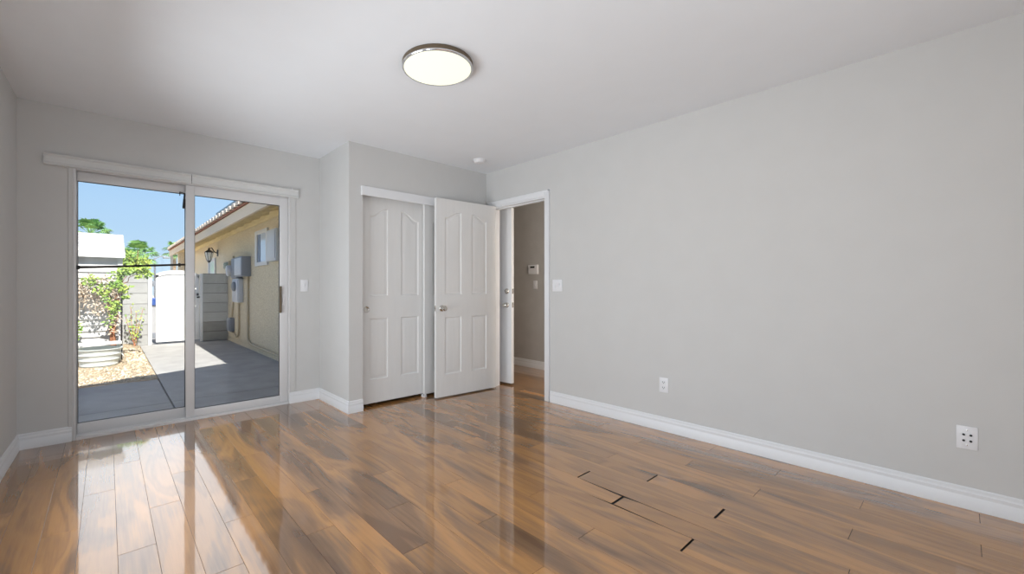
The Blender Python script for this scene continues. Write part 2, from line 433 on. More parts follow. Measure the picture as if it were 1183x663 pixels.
tag(o, 'hall side of the wall behind the white exterior door', 'wall', kind='structure')

# unseen windows, added as openings for the fill lamps
for nm_, lab_, (WY0, WY1) in (('added_window_1', 'added white framed window in the left wall, unseen, nearest the viewpoint', WINS[0]), ('added_window_3', 'added white framed window in the left wall, unseen, nearer the patio door', WINS[1])):
    w = thing(nm_, lab_, 'window', (-.66, (WY0 + WY1) / 2, WZ0), kind='structure')
    bm = B(); ym = (WY0 + WY1) / 2
    for lo, hi in (((-.70, WY0, WZ0), (-.64, WY1, WZ0 + .05)), ((-.70, WY0, WZ1 - .05), (-.64, WY1, WZ1)), ((-.70, WY0, WZ0 + .05), (-.64, WY0 + .05, WZ1 - .05)), ((-.70, WY1 - .05, WZ0 + .05), (-.64, WY1, WZ1 - .05)), ((-.69, ym - .02, WZ0 + .05), (-.65, ym + .02, WZ1 - .05))): box(bm, lo, hi)
    obj('window_frame', bm, vinyl_m, w)
    obj('pane', bx(((-.672, WY0 + .05, WZ0 + .05), (-.668, ym - .02, WZ1 - .05)), ((-.672, ym + .02, WZ0 + .05), (-.668, WY1 - .05, WZ1 - .05))), glass_m, w)
w = thing('added_window_2', 'added white framed window in the wall behind the viewpoint, unseen', 'window', (.8, YN - .08, .40), kind='structure')  # unseen opening, added for the fill behind the viewpoint
bm = B()
for lo, hi in (((-.35, YN - .11, .40), (1.95, YN - .05, .45)), ((-.35, YN - .11, 1.85), (1.95, YN - .05, 1.90)), ((-.35, YN - .11, .45), (-.30, YN - .05, 1.85)), ((1.90, YN - .11, .45), (1.95, YN - .05, 1.85)), ((.78, YN - .10, .45), (.82, YN - .06, 1.85))): box(bm, lo, hi)
obj('window_frame', bm, vinyl_m, w)
obj('pane', bx(((-.30, YN - .082, .45), (.78, YN - .078, 1.85)), ((.82, YN - .082, .45), (1.90, YN - .078, 1.85))), glass_m, w)
# baseboards
BP = [(0, 0), (.0150, 0), (.0150, .060), (.0125, .064), (.0120, .068), (.0125, .072), (.0125, .083), (.0095, .087), (.0085, .091), (.0085, .103), (.004, .109), (0, .109)]
bm = B(); sweep_base(bm, BP, [(xl_at(YN), YN), (XL, YD), (DX0 - .004, YD)], side=-1)
tag(obj('baseboard_left', bm, trim_m, smooth=35), 'white grooved baseboard running from the left wall to the patio door', 'baseboard', kind='structure')
bm = B(); sweep_base(bm, BP, [(1.336, YD), (XC, YD), (XC, YC), (CX0, YC)], side=-1)
tag(obj('baseboard_far', bm, trim_m, smooth=35), 'white grooved baseboard wrapping the closet corner', 'baseboard', kind='structure')
bm = B(); sweep_base(bm, BP, [(XR, 2.644), (XR, YN)], side=-1)
tag(obj('baseboard_right', bm, trim_m, smooth=35), 'white grooved baseboard along the long right wall', 'baseboard', kind='structure')
bm = B(); sweep_base(bm, BP, [(XHALL, 5.25), (XHALL, YN)], side=-1)
tag(obj('baseboard_hall', bm, trim_m, smooth=35), 'white baseboard of the hall seen through the doorway', 'baseboard', kind='structure')

# doorway trim (casing + jamb), right wall
tr = thing('trim_1', 'white casing and jamb around the open doorway in the right wall', 'door trim', (XR, (RY0 + RY1) / 2, 0), kind='structure')
bm = B()
def casing(bm, x, y0, y1, z1, w, d, rev=.006):
    xi = x
    def bar(lo, hi): box(bm, lo, hi, .003)
    bar((xi - d, y0 - rev - w, 0), (xi, y0 - rev, z1 + rev + w)); bar((xi - d, y1 + rev, 0), (xi, y1 + rev + w, z1 + rev + w))
    bar((xi - d, y0 - rev, z1 + rev), (xi, y1 + rev, z1 + rev + w))
    dd = d + .004
    bar((xi - dd, y0 - rev - w, 0), (xi, y0 - rev - w + .017, z1 + rev + w)); bar((xi - dd, y1 + rev + w - .017, 0), (xi, y1 + rev + w, z1 + rev + w))
    bar((xi - dd, y0 - rev - w, z1 + rev + w - .017), (xi, y1 + rev + w, z1 + rev + w))
casing(bm, XR, RY0 + .008, RY1 + .006, RZ - .004, .060, .013)
obj('casing', bm, trim_m, tr, smooth=35)
bm = B(); j = .018
box(bm, (XR - .002, RY0 - .006, 0), (XR2 + .002, RY0 + .008, RZ)); box(bm, (XR - .002, RY1 - .006, 0), (XR2 + .002, RY1 + .008, RZ)); box(bm, (XR - .002, RY0 + .008, RZ - .012), (XR2 + .002, RY1 - .006, RZ + .002))
for lo, hi in (((XR + .045, RY0 + .008, 0), (XR + .08, RY0 + .018, RZ - .012)), ((XR + .045, RY1 - .016, 0), (XR + .08, RY1 - .006, RZ - .012)), ((XR + .045, RY0 + .018, RZ - .022), (XR + .08, RY1 - .016, RZ - .012))): box(bm, lo, hi)
obj('jamb', bm, trim_m, tr)

# ------------------------------------------------------------------ raised panel doors
def panel_door_bm(w, h, th, cols, rows, arch, nseg=14):
    """local: x 0..w, front face y=0 towards -y, z 0..h.  rows: (z0,z1) low to high, the last row has an arched top (lo, hi)."""
    bm = B()
    V = {}
    def v(x, y, z):
        key = (round(x, 5), round(y, 5), round(z, 5))
        if key not in V: V[key] = bm.verts.new((x, y, z))
        return V[key]
    def quad(*p):
        vs = [v(*q) for q in p]
        if len(set(vs)) >= 3: 
            try: bm.faces.new(vs)
            except ValueError: pass
    def smooth(t): t = max(0, min(1, t)); return t * t * (3 - 2 * t)
    def side(y, s):
        def top(ci, x):
            x0, x1 = cols[ci]; tt = (x - x0) / (x1 - x0)
            if ci == 1: tt = 1 - tt
            return arch[0] + (arch[1] - arch[0]) * smooth((tt - .08) / .80)
        (a0, a1), (b0, b1) = cols
        for xa, xb in ((0, a0), (a1, b0), (b1, w)): quad((xa, y, 0), (xb, y, 0), (xb, y, h), (xa, y, h))
        prof = [(0, 0), (.005, .0065), (.011, .0085), (.020, .0075), (.036, .0022), (.040, .0018)]
        for ci in (0, 1):
            x0, x1 = cols[ci]; xs = [x0 + (x1 - x0) * i / nseg for i in range(nseg + 1)]
            for ri, (z0, z1) in enumerate(rows):
                last = ri == len(rows) - 1
                zt = (lambda x: top(ci, x)) if last else (lambda x, z1=z1: z1)
                below = rows[ri - 1][1] if ri else 0
                for i in range(nseg):
                    quad((xs[i], y, below), (xs[i + 1], y, below), (xs[i + 1], y, z0), (xs[i], y, z0))
                    if last: quad((xs[i], y, zt(xs[i])), (xs[i + 1], y, zt(xs[i + 1])), (xs[i + 1], y, h), (xs[i], y, h))
                rings = []
                for d, dep in prof:
                    xr_ = [x0 + d + (x1 - x0 - 2 * d) * i / nseg for i in range(nseg + 1)]
                    ring = [(x, y + s * dep, z0 + d) for x in xr_] + [(xx, y + s * dep, zt(xs[nseg - i]) - d) for i, xx in enumerate(xr_[::-1])]
                    rings.append(ring)
                n = len(rings[0])
                for A, Bq in zip(rings[:-1], rings[1:]):
                    for i in range(n): quad(A[i], A[(i + 1) % n], Bq[(i + 1) % n], Bq[i])
                R = rings[-1]
                for i in range(nseg): quad(R[i], R[i + 1], R[n - 2 - i], R[n - 1 - i])
    side(0, 1); side(th, -1)
    for (xa, xb, za, zb) in ((0, 0, 0, h), (w, w, 0, h)): quad((xa, 0, 0), (xa, th, 0), (xa, th, h), (xa, 0, h))
    # top and bottom edges
    for z in (0, h): quad((0, 0, z), (w, 0, z), (w, th, z), (0, th, z))
    return bm

def knob(parent, name, pos, axis, m=nickel_m, k=1.0):
    bm = B()
    lathe(bm, [(.0, 0), (.033 * k, 0), (.033 * k, .004), (.029 * k, .009), (.016 * k, .012), (.0125 * k, .02), (.0125 * k, .030), (.020 * k, .035), (.0275 * k, .044), (.0285 * k, .052), (.025 * k, .060), (.014 * k, .064), (0, .065)], pos, axis, 28)
    return obj(name, bm, m, parent, local=True, smooth=40)

# bedroom door, swung open in front of the closet: local x from the latch edge to the hinge edge
TH = math.radians(-3.5); DW, DH = .787, 2.022
hinge = Vector((3.285, 3.404))
rv = Vector((math.cos(TH), math.sin(TH)))
org = hinge - rv * DW
d2 = thing('door_2', 'open white four panel bedroom door standing in front of the closet', 'door', (org.x, org.y, .014), TH, kind='structure')
obj('door_slab', panel_door_bm(DW, DH, .035, [(.104, .311), (.449, .652)], [(.226, .812), (1.044, 1.9)], (1.836, 1.897)), door_m, d2, local=True, smooth=25)
knob(d2, 'door_knob', (.067, 0, .904), (0, -1, 0)); knob(d2, 'door_knob', (.067, .035, .904), (0, 1, 0))
bm = B(); box(bm, (-.0016, .006, .875), (.001, .029, .933)); lathe(bm, [(0, -.008), (.008, -.008), (.008, 0)], (0, .0175, .904), (1, 0, 0), 12)
obj('latch_plate', bm, nickel_m, d2, local=True)
for hz in (.20, 1.0, 1.78):
    bm = B(); lathe(bm, [(0, 0), (.0065, 0), (.0065, .09), (0, .09)], (DW + .004, .003, hz), (0, 0, 1), 12); box(bm, (DW - .001, .004, hz), (DW + .0015, .032, hz + .09))
    obj('hinge', bm, trim_m, d2, local=True)

# closet bypass doors
def closet_door(n, label, x0, y0, wdt, h, pull_x):
    d = thing(n, label, 'door', (x0, y0, .030), kind='structure')
    k = wdt / .76
    obj('door_slab', panel_door_bm(wdt, h, .032, [(.122 * k, .315 * k), (.462 * k, .668 * k)], [(.222, .803), (1.02, 1.9)], (1.778, 1.857)), door_m, d, local=True, smooth=25)
    bm = B(); lathe(bm, [(.031, 0), (.031, -.003), (.025, -.0035), (.021, -.001), (.0205, -.0008), (0, -.0006)], (pull_x, 0, .892), (0, 1, 0), 28)
    obj('flush_pull', bm, nickel_m, d, local=True, smooth=40)
    return d
closet_door('door_3', 'left white closet sliding door with arched panels', 1.750, YC + .075, .765, 1.985, .090)
closet_door('door_4', 'right white closet sliding door, mostly behind the open bedroom door', 2.468, YC + .030, .66, 1.985, .60)
tag(obj('trim_2', bx(((CX0 - .017, YC - .019, 1.974), (CX1 + .02, YC, 2.058)), bev=.002), trim_m), 'white fascia board over the closet doors', 'trim', kind='structure')
bm = B(); box(bm, (2.455, YC + .018, 0), (2.485, YC + .074, .012), .002); box(bm, (2.458, YC + .018, .012), (2.482, YC + .026, .032), .002); box(bm, (2.458, YC + .064, .012), (2.482, YC + .072, .026), .002)
tag(obj('door_guide', bm, plate_m), 'small white plastic floor guide between the closet doors', 'door guide')

# exterior door standing open in the hall
ex = thing('door_5', 'white hall door with deadbolt and knob seen through the doorway', 'door', (3.557, 3.385, .022), math.atan2(.80, -.088), kind='structure')
bm = B(); box(bm, (0, 0, 0), (.80, .044, 2.03), .0015)
obj('door_slab', bm, trim_m, ex, local=True)
knob(ex, 'door_knob', (.065, .044, .905), (0, 1, 0), nickel_m, .9)
bm = B(); lathe(bm, [(0, 0), (.031, 0), (.031, .006), (.026, .012), (.020, .014), (.019, .022), (0, .023)], (.065, .044, 1.065), (0, 1, 0), 24)
obj('deadbolt', bm, nickel_m, ex, local=True, smooth=40)
for z in (.905, 1.065):
    bm = B(); box(bm, (-.0016, .010, z - .029), (.001, .034, z + .029)); obj('latch_plate', bm, nickel_m, ex, local=True)
bm = B(); box(bm, (.0, .008, -.016), (.80, .036, 0)); obj('door_sweep', bm, bronze_m, ex, local=True)

# ------------------------------------------------------------------ sliding patio door
sd = thing('door_1', 'white framed sliding glass patio door with two panels', 'door', ((DX0 + DX1) / 2, YD + .05, 0), kind='structure')
Yf0, Yf1 = YD - .004, YD + .125
bm = B()
for lo, hi in (((DX0, Yf0, 0), (-.172, Yf1, DZ)), ((1.330, Yf0, 0), (DX1, Yf1, DZ)), ((-.172, Yf0, 1.998), (1.330, Yf1, DZ)), ((-.172, Yf0, -.01), (1.330, Yf1, .022))): box(bm, lo, hi, .003)
for y_ in (YD + .004, YD + .056):
    box(bm, (-.172, y_ + .018, .022), (1.330, y_ + .022, .034))
obj('frame', bm, vinyl_m, sd, smooth=35)
bm = B()   # flat casing round the frame
for lo, hi in (((-.213, YD - .006, .0), (DX0, YD, DZ + .02)), ((DX1, YD - .006, .11), (1.396, YD, DZ + .02)), ((DX0, YD - .006, DZ), (DX1, YD, DZ + .02))): box(bm, lo, hi, .002)
obj('casing', bm, wall_m, sd)
def panel(nm, x0, x1, y0, sl, sr, zb, zt):
    bm = B(); y1 = y0 + .036
    for lo, hi in (((x0, y0, .024), (x0 + sl, y1, 1.996)), ((x1 - sr, y0, .024), (x1, y1, 1.996)), ((x0 + sl, y0, .024), (x1 - sr, y1, zb)), ((x0 + sl, y0, zt), (x1 - sr, y1, 1.996))): box(bm, lo, hi, .003)
    p_ = obj(nm, bm, vinyl_m, sd, smooth=35)
    bm = B()
    for lo, hi in (((x0 + sl - .004, y0 + .012, zb), (x0 + sl + .004, y0 + .024, zt)), ((x1 - sr - .004, y0 + .012, zb), (x1 - sr + .004, y0 + .024, zt)), ((x0 + sl, y0 + .012, zb - .002), (x1 - sr, y0 + .024, zb + .004)), ((x0 + sl, y0 + .012, zt - .004), (x1 - sr, y0 + .024, zt + .002))): box(bm, lo, hi)
    obj('gasket', bm, slot_m, p_)
    obj('pane', bx(((x0 + sl, y0 + .016, zb), (x1 - sr, y0 + .020, zt))), glass_m, p_)
    return p_
panel('fixed_panel', -.171, .560, YD + .060, .004, .055, .105, 1.928)
sp_ = panel('sliding_panel', .502, 1.328, YD + .010, .062, .076, .088, 1.917)
bm = B(); box(bm, (1.246, YD - .014, .885), (1.264, YD + .012, 1.140), .003); obj('pull_handle', bm, bronze_m, sp_)
bm = B(); box(bm, (1.272, YD + .004, .955), (1.294, YD + .0105, 1.065), .002); box(bm, (1.279, YD - .006, .985), (1.288, YD + .006, 1.035), .002); obj('lock_plate', bm, plate_m, sp_)

# security bar across the fixed panel
sb_ = thing('security_bar', 'thin dark bar set across the left pane of the patio door', 'security bar', (.16, YD + .04, 1.29))
bm = B(); tube(bm, [(-.155, YD + .04, 1.276), (.505, YD + .04, 1.322)], .0085, 10); obj('rod', bm, bar_m, sb_, smooth=40)
bm = B(); tube(bm, [(.452, YD + .04, 1.3183), (.468, YD + .04, 1.3194)], .015, 12); obj('joint', bm, bar_m, sb_, smooth=40)
bm = B(); box(bm, (-.1705, YD + .03, 1.262), (-.153, YD + .05, 1.290), .002); obj('end_bracket', bm, bar_m, sb_)

# hanging black latch
tg = thing('hanging_latch', 'small black latch hanging at the top of the left pane', 'latch', (.497, YD + .045, 1.93))
bm = B(); tube(bm, [(.462, YD + .045, 1.934), (.500, YD + .045, 1.926), (.503, YD + .045, 1.90)], .003, 6); tube(bm, [(.464, YD + .045, 1.932), (.464, YD + .045, 1.902)], .0035, 6); obj('hook', bm, bar_m, tg)
bm = B(); tube(bm, [(.496, YD + .045, 1.925), (.493, YD + .045, 1.895), (.492, YD + .045, 1.878)], .0045, 6); obj('link', bm, black_m, tg)
bm = B(); obox(bm, (.494, YD + .045, 1.838), (.020, .014, .082), Matrix.Rotation(math.radians(4), 3, 'Y'), .003); obj('tag', bm, black_m, tg)

# blind headrail / valance
vl = thing('blind_valance', 'white two-piece blind valance mounted above the patio door', 'blind valance', (.54, YD, 2.05))
VP = [(0, 2.003), (.026, 2.003), (.033, 2.006), (.034, 2.013), (.029, 2.019), (.023, 2.022), (.023, 2.065), (.029, 2.068), (.034, 2.073), (.033, 2.081), (.027, 2.085), (0, 2.085)]
def vpiece(x0, x1):
    bm = B(); prism(bm, [(x0, YD - o_, z_) for o_, z_ in VP], (x1 - x0, 0, 0)); return bm
obj('valance_board', vpiece(-.339, .5375), valance_m, vl); obj('valance_board', vpiece(.5415, 1.415), valance_m, vl)
bm = B(); box(bm, (.5375, YD - .022, 2.006), (.5415, YD, 2.082)); obj('joint_gap', bm, slot_m, vl)
for x_ in (.47, 1.352):
    bm = B(); box(bm, (x_, YD - .036, 2.070), (x_ + .012, YD - .024, 2.089), .001); obj('clip', bm, vinyl_m, vl)

# ------------------------------------------------------------------ ceiling lamp, smoke detector
lp = thing('ceiling_lamp', 'round flush ceiling lamp with bronze rim, switched on', 'ceiling lamp', (1.462, 2.005, H))
LX, LY = 1.462, 2.005
bm = B(); lathe(bm, [(0, 0), (.150, 0), (.204, .002), (.206, .006), (.206, .031), (.2045, .034), (.188, .034), (.188, .030), (0, .030)], (LX, LY, H), (0, 0, -1), 96); obj('rim', bm, bronze_m, lp, smooth=35)
bm = B(); lathe(bm, [(.2065, .0265), (.2075, .028), (.2075, .0335), (.2055, .0362), (.196, .0362), (.194, .034)], (LX, LY, H), (0, 0, -1), 96); obj('trim_ring', bm, chrome_m, lp, smooth=35)
bm = B(); lathe(bm, [(.1955, .0335), (.1955, .0360), (.192, .0375), (.0, .0385)], (LX, LY, H), (0, 0, -1), 96); obj('diffuser', bm, emit_mat('lamp_diffuser', (1.0, .995, .80), LAMP_EMIT), lp, smooth=35)
sm = thing('smoke_detector', 'small round white smoke detector on the ceiling above the closet', 'smoke detector', (2.885, 3.235, H))
bm = B(); lathe(bm, [(0, 0), (.066, 0), (.066, .010), (.060, .013)], (2.885, 3.235, H), (0, 0, -1), 40); obj('base', bm, plate_m, sm, smooth=35)
bm = B(); lathe(bm, [(.058, .012), (.056, .020), (.050, .030), (.030, .037), (.014, .038), (.012, .041), (0, .041)], (2.885, 3.235, H), (0, 0, -1), 40); obj('cover', bm, plate_m, sm, smooth=35)

# ------------------------------------------------------------------ wall plates
def plate(root, u0, u1, z0, z1, put, name='plate', m=plate_m):
    """put(u, d, z) maps plate coordinates to the room; d is the distance off the wall"""
    bm = B(); a, c = put(u0, 0, z0), put(u1, .006, z1)
    box(bm, [min(p, q) for p, q in zip(a, c)], [max(p, q) for p, q in zip(a, c)], .002); return obj(name, bm, m, root, smooth=35)
def bit(root, name, u0, u1, z0, z1, d0, d1, put, m, bev=0.0):
    bm = B(); a, c = put(u0, d0, z0), put(u1, d1, z1)
    box(bm, [min(p, q) for p, q in zip(a, c)], [max(p, q) for p, q in zip(a, c)], bev); return obj(name, bm, m, root)
far = lambda u, d, z: (u, YD - d, z)
rgt = lambda u, d, z: (XR - d, u, z)
hal = lambda u, d, z: (XHALL - d, u, z)
sw = thing('light_switch', 'single white light switch between the patio door and the closet', 'light switch', (1.478, YD, 1.148))
plate(sw, 1.443, 1.513, 1.09, 1.206, far); bit(sw, 'toggle', 1.472, 1.484, 1.137, 1.162, .006, .016, far, plate_m, .002); bit(sw, 'slot', 1.470, 1.486, 1.133, 1.165, .0055, .0068, far, trim_m)
sw = thing('light_switch', 'double white light switch on the right wall beside the doorway', 'light switch', (XR, 2.56, 1.15))
plate(sw, 2.502, 2.617, 1.09, 1.206, rgt)
for u, z in ((2.535, 1.16), (2.583, 1.136)):
    bit(sw, 'toggle', u - .006, u + .006, z - .012, z + .012, .006, .016, rgt, plate_m, .002); bit(sw, 'slot', u - .009, u + .009, 1.130, 1.166, .0055, .0068, rgt, trim_m)
ot = thing('power_outlet', 'white duplex power outlet low on the right wall', 'outlet', (XR, 1.52, .36))
plate(ot, 1.485, 1.555, .302, .418, rgt)
for z in (.340, .382):
    f_ = bit(ot, 'receptacle', 1.503, 1.537, z - .014, z + .014, .005, .0075, rgt, trim_m, .002)
    bm = B()
    for u in (1.513, 1.527): box(bm, (XR - .0082, u - .0014, z - .003), (XR - .007, u + .0014, z + .007))
    box(bm, (XR - .0082, 1.5175, z - .010), (XR - .007, 1.5225, z - .005)); obj('slots', bm, slot_m, f_)
jp = thing('jack_plate', 'white wall plate with four round jacks near the right edge', 'wall plate', (XR, -.03, .36))
plate(jp, -.066, .006, .302, .418, rgt)
for u in (-.043, -.019):
    for z in (.345, .375):
        bm = B(); lathe(bm, [(0, 0), (.0050, 0), (.0050, .005), (.004, .0055), (.003, .004), (0, .004)], (XR - .006, u, z), (-1, 0, 0), 16); obj('jack', bm, slot_m, jp)
for z in (.322, .398):
    bm = B(); lathe(bm, [(0, 0), (.003, 0), (.0025, .0012), (0, .0015)], (XR - .006, -.03, z), (-1, 0, 0), 12); obj('screw', bm, nickel_m, jp)
th = thing('thermostat', 'beige thermostat with dark display on the hall wall', 'thermostat', (XHALL, 3.92, 1.38))
bit(th, 'body', 3.835, 4.005, 1.318, 1.450, 0, .030, hal, plate_m, .006); bit(th, 'display', 3.885, 3.965, 1.405, 1.430, .029, .0312, hal, slot_m)
sw = thing('light_switch', 'white light switch below the thermostat in the hall', 'light switch', (XHALL, 3.895, 1.17))
plate(sw, 3.860, 3.930, 1.112, 1.228, hal); bit(sw, 'toggle', 3.889, 3.901, 1.158, 1.182, .006, .016, hal, plate_m, .002)

# ------------------------------------------------------------------ outside: ground
# concrete in slabs with open joints
bm = B()
for lo, hi in (((-3.0, YOUT, -.2), (.515, 5.54, G)), ((.53, YOUT, -.2), (HX, 5.56, G)), ((-3.0, 5.555, -.2), (.515, 7.06, G)), ((.53, 5.575, -.2), (HX, 11.42, G)), ((.53, 11.43, -.2), (HX, 20, G))): box(bm, lo, hi, .004)
pt = obj('patio', bm, conc_m); tag(pt, 'pale concrete patio and walkway outside the glass door', 'patio', kind='structure')
tag(obj('ground', bx(((-40, YOUT, -.30), (40, 90, -.16))), gravel_m), 'bare tan ground beyond the yard', 'ground', kind='structure')
bm = B(); nx, ny = 24, 30
gv = [[None] * (ny + 1) for _ in range(nx + 1)]
def gz(x, y): return G + .004 + .055 * min(1, max(0, (y - 7.2) / 2.6)) * min(1, max(0, (.53 - x) / .12)) + .004 * math.sin(9 * x + 5 * y)
for i in range(nx + 1):
    for j_ in range(ny + 1):
        x = -2.5 + (3.02) * i / nx; y = 7.06 + (11.41 - 7.06) * j_ / ny
        gv[i][j_] = bm.verts.new((x, y, gz(x, y)))
for i in range(nx):
    for j_ in range(ny): bm.faces.new((gv[i][j_], gv[i + 1][j_], gv[i + 1][j_ + 1], gv[i][j_ + 1]))
bmesh.ops.solidify(bm, geom=bm.faces[:], thickness=.08)
tag(obj('gravel_bed', bm, gravel_m), 'tan gravel bed beside the walkway', 'gravel', kind='structure')
bm = B(); rs = random.Random(3)
for i in range(1100):
    x = rs.uniform(-.5, .50); y = rs.uniform(7.1, 10.6); s = rs.uniform(.008, .020)
    if x < .24 and y > 8.36: continue
    r = bmesh.ops.create_icosphere(bm, subdivisions=1, radius=s)
    for v in r['verts']: v.co = Vector((v.co.x * rs.uniform(.8, 1.4), v.co.y * rs.uniform(.8, 1.4), v.co.z * .65)) + Vector((x, y, gz(x, y) + s * .3))
tag(obj('gravel', bm, noise_mat('gravel_stone', (.50, .40, .28), (.88, .78, .62), 8, .9)), 'loose tan gravel stones', 'gravel', kind='stuff')

# ------------------------------------------------------------------ outside: wing of the house on the right
hs = thing('house_wing', 'tan stucco house wing with tiled eave along the walkway', 'house', (HX, 11, G), kind=None)
obj('wall', bx(((HX, YOUT, -.2), (HX + .2, 13.3, 2.62)), ((HX, 13.3, -.2), (HX + .2, 17.9, 2.62))), stucco_m, hs)
obj('foundation', bx(((HX - .012, YOUT, -.2), (HX, 17.9, -.02))), stucco_m, hs)
FX = 1.62
obj('fascia', bx(((FX, YOUT + .05, 2.235), (FX + .04, 17.9, 2.41))), fascia_m, hs)
bm = B(); prism(bm, [(FX + .04, YOUT + .05, 2.33), (HX + .25, YOUT + .05, 2.53), (HX + .25, YOUT + .05, 2.56), (FX + .04, YOUT + .05, 2.36)], (0, 17.9 - YOUT - .05, 0)); obj('soffit', bm, eave_m, hs)
obj('frieze_board', bx(((HX - .02, YOUT, 2.34), (HX, 17.9, 2.48))), eave_m, hs)
for i in range(22):
    y = 4.9 + i * .61
    bm = B(); prism(bm, [(FX + .04, y, 2.25), (HX, y, 2.43), (HX, y, 2.52), (FX + .04, y, 2.34)], (0, .05, 0)); obj('rafter', bm, eave_m, hs)
# tiled roof edge: barrel tiles
bm = B()
prism(bm, [(FX - .03, YOUT + .05, 2.41), (HX + 2.6, YOUT + .05, 3.30), (HX + 2.6, YOUT + .05, 3.33), (FX - .03, YOUT + .05, 2.44)], (0, 17.9 - YOUT - .05, 0)); obj('roof_deck', bm, tile_under_m, hs)
bm = B(); y = YOUT + .15
while y < 17.8:
    n = 6; ring = []
    for (xx, zz) in ((FX - .06, 2.445), (HX + 1.6, 3.02)):
        ring.append([bm.verts.new((xx, y + .135 * math.cos(PI * k / n), zz + .075 * math.sin(PI * k / n))) for k in range(n + 1)])
    for k in range(n): bm.faces.new((ring[0][k], ring[0][k + 1], ring[1][k + 1], ring[1][k]))
    bm.faces.new(ring[0]); bm.faces.new(ring[1][::-1])
    y += .30
obj('roof_tiles', bm, tile_m, hs, smooth=50)
bm = B(); prism(bm, [(FX + .10, 6.3, 2.60), (FX + 1.7, 6.3, 3.15), (FX + 1.69, 6.3, 3.235), (FX + .10, 6.3, 2.69)], (0, 3.9, 0)); obj('solar_panel', bm, solar_m, hs)
bm = B(); box(bm, (1.83, 17.35, G), (2.12, 17.65, 2.40), .01); obj('porch_pillar', bm, stucco_m, hs)
bm = B(); box(bm, (1.64, 17.7, G), (1.71, 17.77, 2.30)); obj('porch_post', bm, white_out_m, hs)
# window in the wing
f_ = bx(((HX - .035, 8.06, 1.54), (HX + .005, 8.86, 1.61)), ((HX - .035, 8.06, 2.13), (HX + .005, 8.86, 2.20)), ((HX - .035, 8.06, 1.61), (HX + .005, 8.13, 2.13)), ((HX - .035, 8.72, 1.61), (HX + .005, 8.86, 2.13)))
wn = obj('window', f_, white_out_m, hs)
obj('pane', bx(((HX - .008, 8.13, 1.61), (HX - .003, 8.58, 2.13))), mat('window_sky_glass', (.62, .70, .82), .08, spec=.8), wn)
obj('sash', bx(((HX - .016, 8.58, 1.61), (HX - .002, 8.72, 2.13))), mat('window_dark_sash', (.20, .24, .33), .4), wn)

wn = obj('window', bx(((HX - .035, 12.85, 1.15), (HX + .005, 12.95, 1.93)), ((HX - .035, 13.75, 1.15), (HX + .005, 13.85, 1.93)), ((HX - .035, 12.95, 1.85), (HX + .005, 13.75, 1.93)), ((HX - .035, 12.95, 1.15), (HX + .005, 13.75, 1.22))), white_out_m, hs)
obj('pane', bx(((HX - .008, 12.95, 1.22), (HX - .003, 13.75, 1.85))), bpy.data.materials['window_sky_glass'], wn)

# utilities on the wing wall
def util(name, label, cat, y0, y1, z0, z1, d, m, front=None):
    o = thing(name, label, cat, (HX, (y0 + y1) / 2, z0))
    obj('case', bx(((HX - d, y0, z0), (HX, y1, z1)), bev=.01), m, o, smooth=35)
    obj('cover', bx(((HX - d - .012, y0 + .03, z0 + .03), (HX - d + .002, y1 - .03, z1 - .03)), bev=.004), front or m, o, smooth=35)
    return o
util('shutter_box', 'tall pale box on the stucco wall right of the small window', 'utility box', 7.30, 7.82, 1.58, 2.11, .10, util_light_m)
util('breaker_box', 'large grey breaker box on the stucco wall, rightmost of the meters', 'breaker box', 9.28, 9.90, 1.36, 1.76, .17, util_m, util_light_m)  # dark case and pale cover paint in shaded side and sky-lit front
mb = util('electric_meter', 'grey electric meter panel left of the breaker box', 'electric meter', 9.96, 10.45, 1.34, 1.77, .12, util_m)
bm = B(); lathe(bm, [(0, 0), (.085, 0), (.085, .07), (.07, .09), (0, .095)], (HX - .12, 10.50, 1.54), (-1, 0, 0), 24); obj('dial', bm, util_light_m, mb, smooth=40)
lb = util('meter_base', 'long grey box hanging below the electric meter', 'utility box', 9.90, 10.45, .82, 1.33, .10, util_light_m)
bm = B(); lathe(bm, [(0, 0), (.10, 0), (.10, .05), (.08, .065), (0, .07)], (HX - .10, 10.15, 1.16), (-1, 0, 0), 24); obj('dial', bm, util_m, lb, smooth=40)
gm = util('telephone_box', 'small green and beige box left of the electric meter', 'utility box', 10.75, 11.25, 1.55, 1.74, .12, conduit_m, green_util_m)
bm = B(); lathe(bm, [(0, 0), (.075, 0), (.075, .08), (.05, .10), (0, .10)], (HX - .05, 10.80, 1.47), (-1, 0, 0), 20); obj('dial', bm, util_light_m, gm, smooth=40)
util('hose_box', 'small dark grey box low on the stucco wall by the block wall', 'utility box', 10.72, 11.02, .15, .45, .10, util_m)
def pipe(label, pts, r, m=conduit_m):
    bm = B(); tube(bm, pts, r, 8); tag(obj('conduit', bm, m, smooth=50), label, 'conduit')
X_ = HX - .03
pipe('painted pipe dropping from the breaker box and bending along the base', [(X_, 9.42, 1.37), (X_, 9.42, .9), (X_, 9.42, .20), (X_, 9.40, .08), (X_, 9.30, .03), (X_, 9.1, .015), (X_, 7.2, .0)], .022)
pipe('painted pipe rising from the small box to the meters', [(X_, 10.70, 1.85), (X_, 10.70, .9), (X_, 10.88, .48)], .02)
pipe('painted pipe dropping from the long box in a low curve', [(X_, 10.20, .80), (X_, 10.20, .25), (X_, 10.24, .12), (X_, 10.4, .06), (X_, 10.62, .10), (X_, 10.9, .13)], .02)
